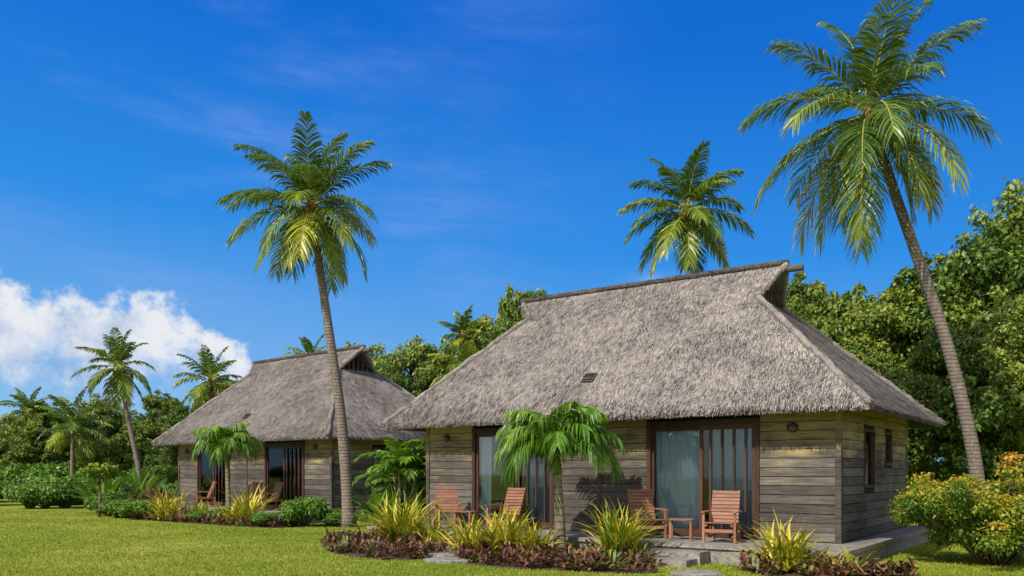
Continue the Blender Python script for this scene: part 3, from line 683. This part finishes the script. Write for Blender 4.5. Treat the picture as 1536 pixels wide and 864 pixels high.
for i in range(7): bush(-5.5 + i * .8, 32 + random.random() * 3, 1.5 + random.random(), BUSHD, 'understory_shrub')
for i in range(17): bush(-46 + i * 2.0, 52.5 + 2 * random.random(), 1.9 + random.random(), random.choice([BUSHD, BUSH]), 'understory_shrub')
par = empty('distant_treeline', (0, 0, 0))
for i in range(20):
    s = .6 + .2 * random.random(); place('treeline_part', TREES[i % 3], (-92 + i * 5.2, 84 + 6 * random.random(), 0), par, random.random() * 6, (s * 1.25, s * 1.25, s))

# ------------------------------------------------------------------ world
SUN_EL = R(42); az = math.atan2(-.68, -.73)
S = Vector((math.sin(az) * math.cos(SUN_EL), math.cos(az) * math.cos(SUN_EL), math.sin(SUN_EL)))
w = bpy.data.worlds.new('World'); scene.world = w; w.use_nodes = True; t = NT(w.node_tree)
bg = w.node_tree.nodes['Background']
sky = t.n('ShaderNodeTexSky', sky_type='NISHITA'); sky.sun_disc = False; sky.sun_elevation = SUN_EL; sky.sun_rotation = az % (2 * math.pi)
vn = t.n('ShaderNodeVectorMath', operation='NORMALIZE'); t.l(t.n('ShaderNodeTexCoord').outputs['Generated'], vn.inputs[0]); dirv = vn.outputs[0]
sx = t.n('ShaderNodeSeparateXYZ'); t.l(dirv, sx.inputs[0]); X, Y, Z = sx.outputs
azn = t.m('ARCTAN2', X, Y); el = t.m('ARCSINE', Z)
zs = t.m('ADD', Z, t.m('MULTIPLY', X, .07))
grad = t.ramp(zs, [(0.0, (.34, .62, .93)), (.07, (.19, .49, .90)), (.26, (.022, .285, .85)), (.46, (.001, .160, .71)), (1, (.001, .10, .52))])
nis = t.n('ShaderNodeVectorMath', operation='SCALE'); t.l(sky.outputs[0], nis.inputs[0]); nis.inputs['Scale'].default_value = .09
base = t.mix(.06, grad, nis.outputs[0])
# thin high cloud: broad veil with finer streaks inside it
cn = t.noise(t.mapping(dirv, (1.6, 1.6, 5.5), (0, R(10), 0), (.35, 0, .2)), 1.7, 6, .55, .3)
cf = t.noise(t.mapping(dirv, (3, 3, 16), (0, R(16), 0)), 4, 5, .65, .5)
cm = t.m('MULTIPLY', t.smooth(cn, .40, .70), t.smooth(t.m('MULTIPLY', azn, -1.0), -.20, .35)); cm = t.m('MULTIPLY', cm, t.m('ADD', .45, t.m('MULTIPLY', t.smooth(cf, .35, .7), .65)))
cm = t.m('MULTIPLY', cm, t.smooth(Z, .08, .2))
base = t.mix(t.m('MULTIPLY', cm, .62), base, (.27, .42, .90))
azr = t.m('MULTIPLY', t.m('ADD', azn, .70), 1 / .5)
def ap(a): return (a + .70) / .5
topc = t.ramp(azr, [(0, .60), (ap(-.60), .74), (ap(-.553), .80), (ap(-.52), .75), (ap(-.49), .77), (ap(-.4275), .78), (ap(-.37), .72), (ap(-.33), .61), (ap(-.2985), .48), (ap(-.25), .0)])
tope = t.m('MULTIPLY', topc, .25)
bn = t.noise(dirv, 15, 7, .65); bn3 = t.noise(t.mapping(dirv, (1, 1, 1), (0, 0, 0), (.012, 0, -.018)), 15, 5, .6)
puff = t.m('MULTIPLY', t.m('SUBTRACT', bn, .5), .15)
dens = t.m('ADD', t.m('SUBTRACT', tope, el), puff)
mask = t.smooth(dens, -.004, .024)
bedge = t.m('ADD', el, t.m('MULTIPLY', t.m('SUBTRACT', bn, .5), .26))
mask = t.m('MULTIPLY', mask, t.smooth(bedge, .055, .15))
inside = t.m('ADD', t.m('MULTIPLY', t.smooth(dens, 0.0, .12), .7), t.m('MULTIPLY', t.m('SUBTRACT', bn3, bn), 3.4), clamp=True)
ccol = t.ramp(inside, [(0, (.86, .89, .94)), (.4, (.68, .75, .87)), (1, (.40, .54, .78))])
base = t.mix(mask, base, ccol)
p2 = t.m('SUBTRACT', 1.0, t.m('SQRT', t.m('ADD', t.m('POWER', t.m('MULTIPLY', t.m('SUBTRACT', azn, .165), 20.0), 2.0), t.m('POWER', t.m('MULTIPLY', t.m('SUBTRACT', el, .225), 60.0), 2.0))))
base = t.mix(t.m('MULTIPLY', t.smooth(t.m('ADD', p2, t.m('MULTIPLY', t.m('SUBTRACT', bn, .5), 2.5)), 0, 1.2), .30), base, (.5, .68, .94))
bk = t.m('MULTIPLY', t.smooth(t.m('MULTIPLY', Y, -1), -.05, .25), t.smooth(t.noise(dirv, 2.4, 3, .55), .40, .56))  # unseen white clouds behind the camera, added as fill light
base = t.mix(bk, base, (1.0, 1.0, 1.0))
t.l(base, bg.inputs[0]); bg.inputs[1].default_value = 0.95
w.cycles.sampling_method = 'MANUAL'; w.cycles.sample_map_resolution = 512
sd_ = bpy.data.lights.new('sun', 'SUN'); sd_.energy = 4.9; sd_.angle = R(.55); sd_.color = (1, .95, .87)
so = bpy.data.objects.new('sun', sd_); scene.collection.objects.link(so); so.rotation_euler = S.to_track_quat('Z', 'Y').to_euler(); so.location = (-20, -20, 40)

# ------------------------------------------------------------------ camera
cd = bpy.data.cameras.new('camera'); co_ = bpy.data.objects.new('camera', cd); scene.collection.objects.link(co_)
co_.location = (0, 0, 1.71); co_.rotation_euler = (R(90), 0, 0); cd.sensor_width = 36; cd.lens = 29.2; cd.shift_y = 276 / 1536; cd.clip_end = 2000; cd.clip_start = .1
scene.camera = co_
scene.view_settings.view_transform = 'Standard'; scene.view_settings.look = 'None'; scene.view_settings.exposure = 0
